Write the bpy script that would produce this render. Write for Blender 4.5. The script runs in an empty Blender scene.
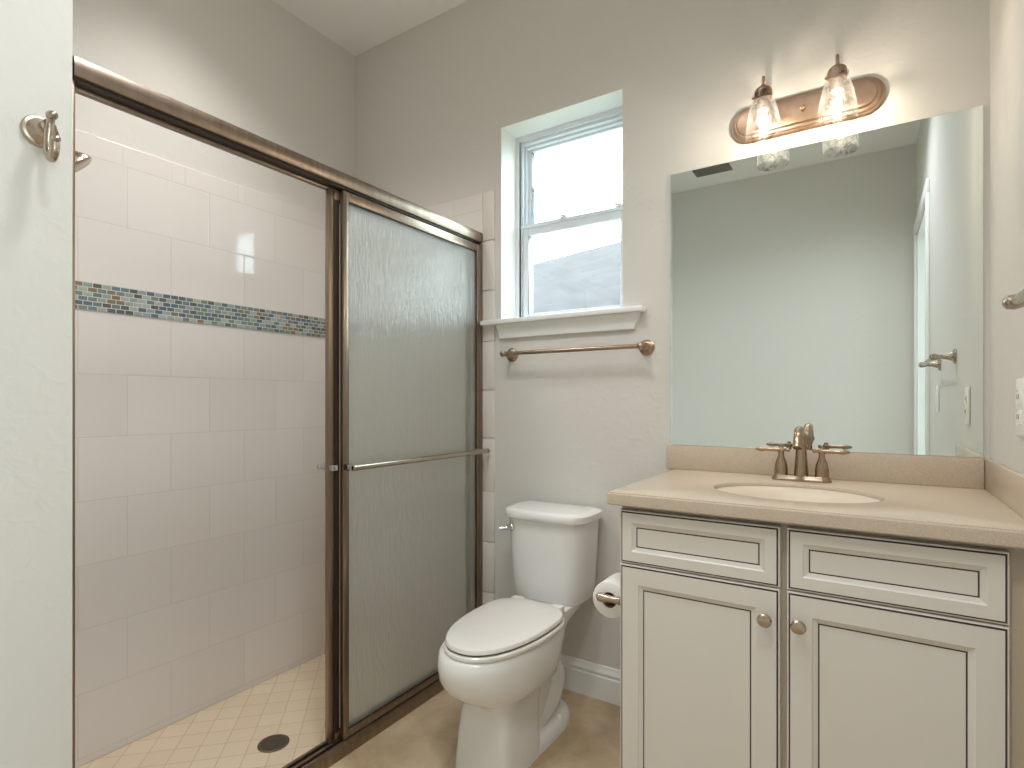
import bpy, bmesh, math, random
from mathutils import Vector, Matrix

random.seed(7)
PI = math.pi
S = bpy.context.scene
COL = S.collection

# ------------------------------------------------------------------ camera
cam_d = bpy.data.cameras.new('camera')
cam = bpy.data.objects.new('camera', cam_d)
COL.objects.link(cam)
cam.location = (0, 0, 1.065)
cam.rotation_euler = (PI / 2, 0, math.radians(32.78))
cam_d.sensor_width = 36
cam_d.lens = 554 / 1024 * 36
cam_d.shift_y = 17.8 / 1024
cam_d.clip_start = 0.02
S.camera = cam

# ------------------------------------------------------------------ colour management
S.view_settings.view_transform = 'Standard'
S.view_settings.look = 'None'
S.view_settings.gamma = 1
S.view_settings.use_curve_mapping = False
S.view_settings.exposure = 0.47
S.cycles.max_bounces = 14
S.cycles.diffuse_bounces = 6
S.cycles.glossy_bounces = 6
S.cycles.transmission_bounces = 12
S.cycles.transparent_max_bounces = 16
S.cycles.sample_clamp_indirect = 4
S.cycles.blur_glossy = 0.6

# ------------------------------------------------------------------ node helpers
def lin(c):
    return tuple(((v / 255) / 12.92 if v / 255 <= .04045 else ((v / 255 + .055) / 1.055) ** 2.4) for v in c)

class G:
    """small expression builder over a node tree"""
    def __init__(s, nt):
        s.nt = nt
    def n(s, t, **kw):
        nd = s.nt.nodes.new(t)
        for k, v in kw.items():
            setattr(nd, k, v)
        return nd
    def put(s, sock, v):
        if hasattr(v, 'is_linked') or hasattr(v, 'links'):
            s.nt.links.new(v, sock)
        elif v is not None:
            if isinstance(v, (tuple, list)) and sock.type == 'RGBA' and len(v) == 3:
                v = (*v, 1)
            sock.default_value = v
    def m(s, op, a, b=None, c=None):
        nd = s.n('ShaderNodeMath', operation=op)
        s.put(nd.inputs[0], a)
        if b is not None: s.put(nd.inputs[1], b)
        if c is not None: s.put(nd.inputs[2], c)
        return nd.outputs[0]
    def pos(s):
        p = s.n('ShaderNodeNewGeometry').outputs['Position']
        x = s.n('ShaderNodeSeparateXYZ'); s.put(x.inputs[0], p)
        return p, x.outputs[0], x.outputs[1], x.outputs[2]
    def xyz(s, x, y, z):
        nd = s.n('ShaderNodeCombineXYZ')
        for i, v in enumerate((x, y, z)): s.put(nd.inputs[i], v)
        return nd.outputs[0]
    def mix(s, f, a, b):
        nd = s.n('ShaderNodeMix', data_type='RGBA')
        s.put(nd.inputs[0], f); s.put(nd.inputs[6], a); s.put(nd.inputs[7], b)
        return nd.outputs[2]
    def noise(s, vec, scale, detail=3, rough=.5, dist=0):
        nd = s.n('ShaderNodeTexNoise')
        s.put(nd.inputs['Vector'], vec); nd.inputs['Scale'].default_value = scale
        nd.inputs['Detail'].default_value = detail; nd.inputs['Roughness'].default_value = rough
        nd.inputs['Distortion'].default_value = dist
        return nd.outputs[0]
    def white(s, vec):
        nd = s.n('ShaderNodeTexWhiteNoise', noise_dimensions='3D'); s.put(nd.inputs[0], vec)
        return nd.outputs[0]
    def ramp(s, f, stops, interp='LINEAR'):
        nd = s.n('ShaderNodeValToRGB'); nd.color_ramp.interpolation = interp
        el = nd.color_ramp.elements
        while len(el) < len(stops): el.new(.5)
        for e, (p, c) in zip(el, stops):
            e.position = p; e.color = (*c, 1) if len(c) == 3 else c
        s.put(nd.inputs[0], f)
        return nd.outputs[0]
    def scale(s, v, k):
        nd = s.n('ShaderNodeVectorMath', operation='MULTIPLY'); s.put(nd.inputs[0], v); nd.inputs[1].default_value = k
        return nd.outputs[0]
    def bump(s, h, strength=.3, dist=.01, normal=None):
        nd = s.n('ShaderNodeBump'); nd.inputs['Strength'].default_value = strength
        nd.inputs['Distance'].default_value = dist; s.put(nd.inputs['Height'], h)
        if normal is not None: s.put(nd.inputs['Normal'], normal)
        return nd.outputs[0]

def new_mat(name):
    m = bpy.data.materials.new(name); m.use_nodes = True
    nt = m.node_tree
    return m, G(nt), nt.nodes['Principled BSDF']

def P(name, col, rough=.5, metal=0., **kw):
    m, g, b = new_mat(name)
    b.inputs['Base Color'].default_value = (*lin(col), 1)
    b.inputs['Roughness'].default_value = rough
    b.inputs['Metallic'].default_value = metal
    for k, v in kw.items():
        b.inputs[k].default_value = v
    return m

def noisy(name, c1, c2, scale, rough=.6, metal=0., detail=4, stretch=(1, 1, 1), bump=0, bdist=.002, spread=(.3, .7)):
    m, g, b = new_mat(name)
    p, x, y, z = g.pos()
    f = g.noise(g.scale(p, stretch), scale, detail)
    g.put(b.inputs['Base Color'], g.ramp(f, [(spread[0], lin(c1)), (spread[1], lin(c2))]))
    b.inputs['Roughness'].default_value = rough; b.inputs['Metallic'].default_value = metal
    if bump:
        g.put(b.inputs['Normal'], g.bump(f, bump, bdist))
    return m

def schlick(g, f0, normal=None):
    lw = g.n('ShaderNodeLayerWeight'); lw.inputs['Blend'].default_value = .5
    if normal is not None: g.put(lw.inputs['Normal'], normal)
    return g.m('MULTIPLY_ADD', g.m('POWER', lw.outputs['Facing'], 5), 1 - f0, f0)

def grid_mask(g, u, v, du, dv, joint, off=None):
    """running-bond grid: returns (1 inside joint, row id, column id, fractional u, fractional v)"""
    rv = g.m('DIVIDE', v, dv); row = g.m('FLOOR', rv); fv = g.m('SUBTRACT', rv, row)
    uu = g.m('DIVIDE', u, du)
    if off:
        par = g.m('MODULO', g.m('ABSOLUTE', row), 2)
        uu = g.m('ADD', uu, g.m('MULTIPLY', par, off))
    cl = g.m('FLOOR', uu); fu = g.m('SUBTRACT', uu, cl)
    eu = g.m('MULTIPLY', g.m('MINIMUM', fu, g.m('SUBTRACT', 1, fu)), du)
    ev = g.m('MULTIPLY', g.m('MINIMUM', fv, g.m('SUBTRACT', 1, fv)), dv)
    e = g.m('MINIMUM', eu, ev)
    j = g.m('LESS_THAN', e, joint)
    return j, row, cl, e

# ------------------------------------------------------------------ world (bright broken cloud)
W = bpy.data.worlds.new('sky'); S.world = W; W.use_nodes = True
g = G(W.node_tree)
bgn = W.node_tree.nodes['Background']
tc = g.n('ShaderNodeTexCoord')
cl = g.noise(tc.outputs['Generated'], 5.5, 6, .55)
g.put(bgn.inputs['Color'], g.ramp(cl, [(.36, (.30, .40, .44)), (.47, (.74, .91, 1.0)), (.6, (.79, .94, 1.0))]))
bgn.inputs['Strength'].default_value = 8.0

# ------------------------------------------------------------------ materials
M = {}
def paint(name, col, rough=.65):
    m, g, b = new_mat(name)
    p, x, y, z = g.pos()
    b.inputs['Base Color'].default_value = (*lin(col), 1)
    b.inputs['Roughness'].default_value = rough
    f = g.noise(p, 90, 3, .6); f2 = g.noise(p, 26, 2, .5, .8)
    h = g.m('ADD', g.m('MULTIPLY', f, .15), g.m('MULTIPLY', g.m('SMOOTH_MAX', f2, .5, .1), 1.0))
    g.put(b.inputs['Normal'], g.bump(h, .14, .012))
    return m
M['paint'] = paint('wall_paint', (214, 211, 205))
M['ceiling'] = paint('ceiling_paint', (240, 238, 235), .8)
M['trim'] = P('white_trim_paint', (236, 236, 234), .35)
M['vinyl'] = P('white_vinyl', (232, 236, 240), .3)
M['porcelain'] = P('white_porcelain', (235, 235, 234), .08)
M['seat'] = P('white_seat_plastic', (236, 233, 228), .18)
M['dark'] = P('gap_shade', (22, 18, 16), .7)
M['nickel'] = P('brushed_nickel', (186, 172, 156), .25, 1)
M['nickel_hammered'] = noisy('hammered_nickel', (150, 128, 106), (190, 165, 140), 260, .28, 1, 2, bump=.5)
M['bronze'] = noisy('brushed_bronze', (138, 122, 108), (156, 140, 125), 60, .34, 1, 3, stretch=(1, 1, .05))
M['sconce_metal'] = noisy('sconce_bronze', (172, 144, 122), (192, 164, 142), 30, .42, 1, 3)
M['faucet_metal'] = P('faucet_bronze', (172, 152, 132), .26, 1)
M['chrome'] = P('chrome', (205, 205, 208), .1, 1)
M['cream'] = P('cream_cabinet_paint', (224, 219, 211), .4)
M['glaze'] = P('brown_glaze', (72, 50, 42), .6)
M['frame_shadow'] = P('cabinet_cream_in_shade', (196, 184, 166), .45)  # darker cream for the body, gap shadow put into the colour
M['drain_metal'] = P('drain_bronze', (118, 106, 96), .45, .7)
M['paper'] = noisy('tissue_paper', (238, 235, 230), (246, 244, 240), 200, .9, bump=.2)
M['cardboard'] = P('cardboard_core', (120, 92, 64), .9)
M['plastic'] = P('white_switch_plastic', (238, 236, 230), .35)
M['vent'] = P('vent_grey', (120, 112, 104), .5)
M['channel'] = P('dark_bronze_channel', (58, 44, 34), .45, .3)
M['black'] = P('black_gasket', (18, 16, 15), .5)

# counter stone: warm beige solid surface with fine speckle
m, g, b = new_mat('beige_solid_surface')
p, x, y, z = g.pos()
f1 = g.noise(p, 420, 2, .7); f2 = g.noise(p, 9, 3)
c = g.ramp(f1, [(.35, lin((190, 173, 154))), (.62, lin((208, 193, 174)))])
g.put(b.inputs['Base Color'], g.mix(g.m('MULTIPLY', f2, .35), c, lin((200, 180, 158))))
b.inputs['Roughness'].default_value = .22
M['counter'] = m
M['basin'] = P('cream_basin', (218, 205, 187), .38)

# floor: mottled tan tile
m, g, b = new_mat('tan_floor')
p, x, y, z = g.pos()
f = g.noise(p, 5, 6, .6, .6)
c = g.ramp(f, [(.3, lin((166, 144, 114))), (.5, lin((190, 168, 138))), (.7, lin((208, 188, 158)))])
j, r_, c_, e_ = grid_mask(g, g.m('ADD', x, .13), g.m('ADD', y, .32), .457, .457, .0014)
g.put(b.inputs['Base Color'], g.mix(g.m('MULTIPLY', j, .10), c, lin((120, 98, 74))))
b.inputs['Roughness'].default_value = .42
M['floor'] = m

# shower wall tile (glossy, running bond); axis picks the horizontal direction
def wall_tile(name, axis, u0, joints='full'):
    m, g, b = new_mat(name)
    p, x, y, z = g.pos()
    u = x if axis == 'x' else y
    up = g.m('GREATER_THAN', z, 1.40)
    zz = g.m('SUBTRACT', z, g.m('MULTIPLY_ADD', up, 1.445 - 1.1535, 1.1535 - 4 * .2025 * 2))
    # below band rows meet 1.356, above band rows meet 1.445
    j, row, col, e = grid_mask(g, g.m('SUBTRACT', u, u0), zz, .2755, .2025, .0011, .5)
    cap = g.m('GREATER_THAN', z, 1.8505)
    j2, r2, c2, e2 = grid_mask(g, g.m('SUBTRACT', u, u0 + .05), g.m('SUBTRACT', z, 1.8505), .2, .2, .0011)
    jj = g.m('ADD', g.m('MULTIPLY', j, g.m('SUBTRACT', 1, cap)), g.m('MULTIPLY', j2, cap))
    jj = g.m('MINIMUM', jj, 1)
    wn = g.white(g.xyz(row, col, cap))
    tone = g.mix(wn, lin((223, 217, 212)), lin((228, 222, 217)))
    g.put(b.inputs['Base Color'], g.mix(jj, tone, lin((206, 200, 193))))
    g.put(b.inputs['Roughness'], g.m('MULTIPLY_ADD', jj, .5, .06))
    h = g.m('MINIMUM', g.m('MULTIPLY', e, 300), 1)
    g.put(b.inputs['Normal'], g.bump(h, .35, .001))
    return m
M['tile_y'] = wall_tile('ivory_wall_tile_side', 'y', 1.0)
M['tile_x'] = wall_tile('ivory_wall_tile_end', 'x', -1.33)
M['tile_edge'] = P('ivory_bullnose', (222, 215, 208), .4)

# mosaic band of small glass bricks
m, g, b = new_mat('glass_mosaic')
p, x, y, z = g.pos()
j, row, col, e = grid_mask(g, g.m('ADD', y, g.m('MULTIPLY', x, 1.0)), g.m('SUBTRACT', z, 1.356), .0262, .01483, .0011, .5)
wn = g.white(g.xyz(row, col, 3.3))
cr = g.ramp(wn, [(0, lin((112, 132, 136))), (.16, lin((150, 166, 166))), (.3, lin((92, 116, 126))), (.42, lin((172, 182, 178))),
                 (.55, lin((128, 138, 128))), (.68, lin((96, 108, 118))), (.78, lin((142, 122, 96))), (.86, lin((98, 100, 92))), (.93, lin((160, 172, 174)))], 'CONSTANT')
swirl = g.noise(p, 160, 3, .6, 1.5)
cr = g.mix(g.m('MULTIPLY', g.m('SUBTRACT', swirl, .38), .9), cr, lin((70, 84, 88)))
g.put(b.inputs['Base Color'], g.mix(j, cr, lin((206, 202, 194))))
g.put(b.inputs['Roughness'], g.m('MULTIPLY_ADD', j, .6, .08))
g.put(b.inputs['Normal'], g.bump(g.m('MINIMUM', g.m('MULTIPLY', e, 350), 1), .4, .0015))
M['mosaic'] = m

# shower pan: small diagonal tiles
m, g, b = new_mat('shower_pan_tile')
p, x, y, z = g.pos()
q = math.sqrt(.5)
ua = g.m('MULTIPLY', g.m('ADD', x, y), q); va = g.m('MULTIPLY', g.m('SUBTRACT', y, x), q)
j, row, col, e = grid_mask(g, ua, va, .078, .078, .0016)
wn = g.white(g.xyz(row, col, 1.0))
c = g.mix(wn, lin((224, 205, 179)), lin((230, 212, 186)))
g.put(b.inputs['Base Color'], g.mix(j, c, lin((205, 180, 146))))
b.inputs['Roughness'].default_value = .35
M['pan'] = m

# rain glass
m = bpy.data.materials.new('rain_glass'); m.use_nodes = True
nt = m.node_tree; g = G(nt); nt.nodes.remove(nt.nodes['Principled BSDF'])
p, x, y, z = g.pos()
f = g.noise(g.scale(p, (1, 1, .16)), 150, 2, .5, .3)
bn = g.bump(f, 1.0, .008)
rf = g.n('ShaderNodeBsdfRefraction'); rf.inputs['IOR'].default_value = 1.06; rf.inputs['Roughness'].default_value = .42
rf.inputs['Color'].default_value = (.925, .93, .925, 1); g.put(rf.inputs['Normal'], g.bump(f, .25, .004))
tl = g.n('ShaderNodeBsdfTranslucent'); tl.inputs['Color'].default_value = (.97, .98, .95, 1)
df = g.n('ShaderNodeBsdfDiffuse'); df.inputs['Color'].default_value = (.86, .90, .84, 1); g.put(df.inputs['Normal'], bn)
gl = g.n('ShaderNodeBsdfGlossy'); gl.inputs['Roughness'].default_value = .07; g.put(gl.inputs['Normal'], bn)
m1 = g.n('ShaderNodeMixShader'); m1.inputs[0].default_value = .25; g.put(m1.inputs[1], tl.outputs[0]); g.put(m1.inputs[2], df.outputs[0])
m2 = g.n('ShaderNodeMixShader'); m2.inputs[0].default_value = .30; g.put(m2.inputs[1], rf.outputs[0]); g.put(m2.inputs[2], m1.outputs[0])
m3 = g.n('ShaderNodeMixShader'); g.put(m3.inputs[0], schlick(g, .11)); g.put(m3.inputs[1], m2.outputs[0]); g.put(m3.inputs[2], gl.outputs[0])
g.put(nt.nodes['Material Output'].inputs[0], m3.outputs[0])
M['rain'] = m

def thin_glass(name, tint, refl=1.0, pattern=None, veil=0):
    m = bpy.data.materials.new(name); m.use_nodes = True
    nt = m.node_tree; g = G(nt); nt.nodes.remove(nt.nodes['Principled BSDF'])
    out = nt.nodes['Material Output']
    tr = g.n('ShaderNodeBsdfTransparent'); gl = g.n('ShaderNodeBsdfGlossy'); gl.inputs['Roughness'].default_value = .02
    if pattern:
        p, x, y, z = g.pos()
        f = g.noise(p, pattern, 3, .6, .8)
        g.put(tr.inputs[0], g.ramp(f, [(.38, (.42, .42, .41)), (.5, (.9, .9, .9)), (.62, tint)]))  # dark patches in the tint stand in for rippled caustic light
        g.put(gl.inputs['Normal'], g.bump(f, .25, .003))
    else:
        tr.inputs[0].default_value = (*tint, 1)
    mx = g.n('ShaderNodeMixShader')
    g.put(mx.inputs[0], g.m('MINIMUM', g.m('MULTIPLY', schlick(g, .04), refl), .9)); g.put(mx.inputs[1], tr.outputs[0]); g.put(mx.inputs[2], gl.outputs[0])
    res = mx.outputs[0]
    if veil:
        t1 = g.n('ShaderNodeBsdfTranslucent'); t1.inputs[0].default_value = (.97, .95, .92, 1)
        mv = g.n('ShaderNodeMixShader'); mv.inputs[0].default_value = veil
        g.put(mv.inputs[1], res); g.put(mv.inputs[2], t1.outputs[0]); res = mv.outputs[0]
    g.put(out.inputs[0], res)
    return m
M['pane'] = thin_glass('window_glass', (.97, .99, .99))
M['shade'] = thin_glass('caustic_mottled_glass', (.98, .98, .97), .8, 40, .03)
M['bulb_glass'] = thin_glass('clear_bulb_glass', (.99, .98, .96), .8, None, .004)

m, g, b = new_mat('silver_mirror')
b.inputs['Base Color'].default_value = (.88, .945, .935, 1); b.inputs['Metallic'].default_value = 1; b.inputs['Roughness'].default_value = .0
M['mirror'] = m

def emit(name, col, strength):
    m, g, b = new_mat(name)
    b.inputs['Base Color'].default_value = (0, 0, 0, 1)
    b.inputs['Emission Color'].default_value = (*col, 1); b.inputs['Emission Strength'].default_value = strength
    return m
M['filament'] = emit('lit_filament', (1.0, .88, .72), 30)
M['diffuser'] = emit('lit_diffuser', (1.0, .965, .92), 20)
M['fill'] = emit('fill_lamp_lens', (1.0, .95, .88), 6)  # lens of the added, unseen ceiling downlights
ROOM_W, SHOWER_W = 32, 28
BULB_W = 2.3

# asphalt shingles on the neighbour's roof
m, g, b = new_mat('grey_shingles')
p, x, y, z = g.pos()
j, row, col, e = grid_mask(g, x, g.m('MULTIPLY', z, 1.0), .3, .075, .006, .5)
wn = g.white(g.xyz(row, col, 2.0))
c = g.ramp(wn, [(0, lin((50, 43, 41))), (.5, lin((58, 50, 48))), (1, lin((66, 57, 54)))])
g.put(b.inputs['Base Color'], g.mix(g.m('MULTIPLY', j, .5), c, lin((42, 42, 44))))
b.inputs['Roughness'].default_value = .9
M['shingle'] = m
M['stucco'] = P('pale_stucco', (200, 196, 186), .9)
M['lawn'] = noisy('lawn', (70, 84, 46), (100, 112, 66), 3, .95)

# ------------------------------------------------------------------ mesh helpers
def wloc(o):
    v = Vector((0, 0, 0))
    while o is not None:
        v += o.location; o = o.parent
    return v

def root(name, loc, label, cat, group=None):
    o = bpy.data.objects.new(name, None); COL.objects.link(o); o.location = loc
    o.empty_display_size = .05
    o['label'] = label; o['category'] = cat
    if group: o['group'] = group
    return o

class MB:
    def __init__(s):
        s.bm = bmesh.new(); s.mi = 0
    def _f(s, vs):
        try:
            f = s.bm.faces.new(vs); f.material_index = s.mi; return f
        except ValueError:
            return None
    def box(s, x0, x1, y0, y1, z0, z1, bev=0, seg=2):
        v = [s.bm.verts.new(c) for c in ((x0, y0, z0), (x1, y0, z0), (x1, y1, z0), (x0, y1, z0), (x0, y0, z1), (x1, y0, z1), (x1, y1, z1), (x0, y1, z1))]
        fs = [s._f([v[i] for i in q]) for q in ((0, 3, 2, 1), (4, 5, 6, 7), (0, 1, 5, 4), (1, 2, 6, 5), (2, 3, 7, 6), (3, 0, 4, 7))]
        if bev:
            es = list({e for f in fs for e in f.edges})
            bmesh.ops.bevel(s.bm, geom=es, offset=bev, segments=seg, affect='EDGES', profile=.5)
        return s
    def loft(s, rings, cap0=True, cap1=True, closed=True):
        """rings: list of equal-length point lists"""
        R = [[s.bm.verts.new(p) for p in r] for r in rings]
        n = len(R[0])
        for a, b in zip(R, R[1:]):
            for i in range(n if closed else n - 1):
                k = (i + 1) % n
                s._f([a[i], a[k], b[k], b[i]])
        if cap0: s._f(list(reversed(R[0])))
        if cap1: s._f(R[-1])
        return s
    def lathe(s, prof, c, axis=(0, 0, 1), n=28, cap0=True, cap1=True):
        """prof: (radius, height along axis)"""
        ax = Vector(axis).normalized(); u = ax.orthogonal().normalized(); w = ax.cross(u); c = Vector(c)
        rings = [[c + ax * h + (u * math.cos(t) + w * math.sin(t)) * max(r, 1e-4) for t in (2 * PI * i / n for i in range(n))] for r, h in prof]
        return s.loft(rings, cap0, cap1)
    def tube(s, pts, r, n=12, cap=True):
        pts = [Vector(p) for p in pts]
        rs = r if isinstance(r, (list, tuple)) else [r] * len(pts)
        rings = []; u = None
        for i, p in enumerate(pts):
            d = (pts[min(i + 1, len(pts) - 1)] - pts[max(i - 1, 0)]).normalized()
            u = d.orthogonal().normalized() if u is None else (u - d * u.dot(d)).normalized()
            w = d.cross(u)
            rings.append([p + (u * math.cos(t) + w * math.sin(t)) * rs[i] for t in (2 * PI * k / n for k in range(n))])
        return s.loft(rings, cap, cap)
    def ball(s, c, r, n=14, sq=(1, 1, 1)):
        k = n // 2 + 1
        rings = [[Vector(c) + Vector((r * sq[0] * math.sin(a) * math.cos(t), r * sq[1] * math.sin(a) * math.sin(t), r * sq[2] * math.cos(a))) for t in (2 * PI * i / n for i in range(n))] for a in (PI * (j + .02 if j == 0 else j - .02 if j == k else j) / k for j in range(k, -1, -1))]
        return s.loft(rings)
    def prism(s, poly, axis, a0, a1):
        """poly in the two other axes (cyclic order), extruded along axis"""
        def pt(p, a):
            return {'x': (a, p[0], p[1]), 'y': (p[0], a, p[1]), 'z': (p[0], p[1], a)}[axis]
        return s.loft([[pt(p, a0) for p in poly], [pt(p, a1) for p in poly]])
    def rect_loft_y(s, x0, x1, z0, z1, rings, cap=True):
        """nested rectangles on a panel facing -y: (inset, y, material index of the strip that leads to it)"""
        prev = None
        for ins, y, mi in rings:
            r = [s.bm.verts.new(c) for c in ((x0 + ins, y, z0 + ins), (x1 - ins, y, z0 + ins), (x1 - ins, y, z1 - ins), (x0 + ins, y, z1 - ins))]
            if prev:
                s.mi = mi
                for i in range(4):
                    s._f([prev[i], prev[(i + 1) % 4], r[(i + 1) % 4], r[i]])
            prev = r
        s.mi = 0
        if cap: s._f(prev)
        return s
    def build(s, name, mat, parent=None, smooth=35, bevel=0, subsurf=0, kind=None, label=None):
        bm = s.bm
        off = wloc(parent) if parent else Vector((0, 0, 0))
        bmesh.ops.remove_doubles(bm, verts=bm.verts, dist=1e-6)
        bmesh.ops.recalc_face_normals(bm, faces=bm.faces)
        bmesh.ops.translate(bm, verts=bm.verts, vec=-off)
        me = bpy.data.meshes.new(name)
        if smooth:
            for f in bm.faces: f.smooth = True
            for e in bm.edges:
                if len(e.link_faces) == 2 and e.calc_face_angle(0) > math.radians(smooth): e.smooth = False
        bm.to_mesh(me); bm.free()
        for mm in (mat if isinstance(mat, (list, tuple)) else [mat]): me.materials.append(mm)
        o = bpy.data.objects.new(name, me); COL.objects.link(o)
        if parent: o.parent = parent
        if bevel:
            md = o.modifiers.new('bevel', 'BEVEL'); md.width = bevel; md.segments = 2; md.limit_method = 'ANGLE'
        if subsurf:
            md = o.modifiers.new('subsurf', 'SUBSURF'); md.levels = md.render_levels = subsurf
        if kind: o['kind'] = kind
        if label: o['label'] = label
        return o

def struct(o, label, cat='room'):
    o['kind'] = 'structure'; o['label'] = label; o['category'] = cat
    return o

def bez(p0, p1, p2, p3, n=10):
    p0, p1, p2, p3 = map(Vector, (p0, p1, p2, p3))
    return [p0 * (1 - t) ** 3 + p1 * 3 * t * (1 - t) ** 2 + p2 * 3 * t * t * (1 - t) + p3 * t ** 3 for t in (i / n for i in range(n + 1))]

def catmull(pts, n=6):
    P_ = [Vector(p) for p in pts]; out = []
    for i in range(len(P_) - 1):
        a = P_[max(i - 1, 0)]; b = P_[i]; c = P_[i + 1]; d = P_[min(i + 2, len(P_) - 1)]
        for k in range(n):
            t = k / n
            out.append(.5 * ((2 * b) + (c - a) * t + (2 * a - 5 * b + 4 * c - d) * t * t + (3 * b - a - 3 * c + d) * t ** 3))
    out.append(P_[-1]); return out

# ------------------------------------------------------------------ dimensions
YB = 1.85        # back wall
XR = .26         # right wall
YF = -.762       # wall behind the camera
XS = -2.099      # shower side wall (drywall)
XL = -1.326      # near left wall face
YE = .4525        # near end of the shower
ZC = 2.743       # ceiling
ZP = -.085       # shower pan
WX0, WX1, WZ0, WZ1 = -1.244, -.727, 1.372, 2.168   # window opening
DY0, DY1, DZ = -.66, .12, 2.13                     # doorway in the right wall

# ------------------------------------------------------------------ room shell
b = MB(); b.box(XL, XR + 2.6, YF - 1.0, YB, -.12, 0)
struct(b.build('floor', M['floor'], smooth=0), 'tan mottled bathroom floor', 'floor')
b = MB(); b.box(XS - .02, XL - .0005, YE - .02, YB, -.16, ZP)
struct(b.build('floor_shower', M['pan'], smooth=0), 'beige small diagonal tile floor of the shower', 'floor')
b = MB(); b.box(XS - .2, XR + 2.6, YF - 1.0, YB + .2, ZC, ZC + .12)
struct(b.build('ceiling', M['ceiling'], smooth=0), 'plain off-white ceiling', 'ceiling')

b = MB()
T = .20
b.box(XS - .2, WX0, YB, YB + T, -.16, ZC).box(WX1, XR + .12, YB, YB + T, -.16, ZC).box(WX0, WX1, YB, YB + T, -.16, WZ0).box(WX0, WX1, YB, YB + T, WZ1, ZC)
struct(b.build('wall_back', M['paint'], smooth=0), 'off-white wall with the window and mirror', 'wall')
b = MB()
b.box(XR, XR + .12, DY1, YB, 0, ZC).box(XR, XR + .12, YF - .12, DY0, 0, ZC).box(XR, XR + .12, DY0, DY1, DZ, ZC)
struct(b.build('wall_right', M['paint'], smooth=0), 'off-white wall beside the vanity', 'wall')
b = MB(); b.box(XL - .8, XR, YF - .12, YF, 0, ZC)
struct(b.build('wall_front', M['paint'], smooth=0), 'plain off-white wall reflected in the mirror', 'wall')
b = MB(); b.box(XS - .2, XL, YF, YE, -.16, ZC)
struct(b.build('wall_left', M['paint'], smooth=0, bevel=.004), 'off-white wall with the robe hook beside the shower', 'wall')
b = MB(); b.box(XS - .12, XS, YE, YB, -.16, ZC)
struct(b.build('wall_shower', M['paint'], smooth=0), 'off-white wall above the shower tile', 'wall')

# tile cladding of the shower: side, far end, near end
ZT = 1.921
b = MB(); b.box(XS, XS + .010, YE + .01, YB - .01, ZP, ZT)
struct(b.build('wall_tile_side', M['tile_y'], bevel=.003), 'glossy ivory tile on the long shower wall', 'wall')
b = MB(); b.box(XS + .010, -1.331, YB - .010, YB, ZP, ZT)
struct(b.build('wall_tile_end', M['tile_x'], bevel=.002), 'glossy ivory tile on the shower end wall', 'wall')
b = MB()
zz = 1.921; edges = [1.921, 1.721, 1.518, 1.311, 1.112, .917, .70, .495, .29, .085, .0]
for a0, a1 in zip(edges, edges[1:]):
    b.box(-1.330, -1.272, YB - .010, YB, a1 + .0008, a0 - .0008, .003)
struct(b.build('trim_1', M['tile_edge']), 'column of ivory bullnose tiles at the end of the shower', 'trim')
b = MB(); b.box(XS + .010, XL - .03, YE, YE + .010, ZP, ZT)
struct(b.build('wall_tile_near', M['tile_x'], bevel=.002), 'ivory tile on the near shower end wall', 'wall')
b = MB(); b.box(XS + .0095, XS + .0125, YE + .0125, YB - .0125, 1.356, 1.445)
b.box(XS + .0125, -1.331, YB - .0125, YB - .0095, 1.356, 1.445)
struct(b.build('trim_2', M['mosaic'], smooth=0), 'band of small blue-grey glass mosaic across the shower tile', 'trim')

# baseboards
def base_profile(b, axis, a0, a1, w, sgn):
    prof = [(0, 0), (.016, 0), (.016, .080), (.011, .083), (.011, .090), (.0145, .094), (.013, .101), (.008, .107), (.006, .117), (0, .118)]
    if axis == 'x': b.prism([(w + sgn * p, z) for p, z in prof], 'x', a0, a1)
    else: b.prism([(w + sgn * p, z) for p, z in prof], 'y', a0, a1)
b = MB(); base_profile(b, 'x', -1.272, -.517, YB, -1)
struct(b.build('baseboard_back', M['trim']), 'white baseboard behind the toilet', 'baseboard')
b = MB(); base_profile(b, 'x', XL, XR, YF, 1)
struct(b.build('baseboard_front', M['trim']), 'white baseboard of the wall behind the camera', 'baseboard')
b = MB(); base_profile(b, 'y', DY1 + .08, 1.29, XR, -1)
struct(b.build('baseboard_right', M['trim']), 'white baseboard of the wall by the door', 'baseboard')
b = MB(); base_profile(b, 'y', YF, YE - .03, XL, 1)
struct(b.build('baseboard_left', M['trim']), 'white baseboard under the robe hook', 'baseboard')

# ------------------------------------------------------------------ window
wn = bpy.data.objects.new('window_1', None); COL.objects.link(wn); wn.location = (WX0, YB, WZ0)
struct(wn, 'white double-hung window between shower and mirror', 'window')
FY = 1.957
def ring_frame(b, x0, x1, z0, z1, y0, y1, wl, wr, wb, wt):
    b.box(x0, x0 + wl, y0, y1, z0, z1).box(x1 - wr, x1, y0, y1, z0, z1)
    b.box(x0 + wl, x1 - wr, y0, y1, z0, z0 + wb).box(x0 + wl, x1 - wr, y0, y1, z1 - wt, z1)
b = MB()
ring_frame(b, WX0, WX1, WZ0, WZ1, FY, FY + .085, .020, .020, .03, .022)
ring_frame(b, WX0 + .020, WX1 - .020, WZ0 + .03, WZ1 - .022, FY + .010, FY + .085, .010, .010, .008, .012)
ring_frame(b, WX0 + .030, WX1 - .030, WZ0 + .038, WZ1 - .034, FY + .028, FY + .085, .008, .008, .006, .010)
b.build('window_frame', M['vinyl'], wn, bevel=.0015)
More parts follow.
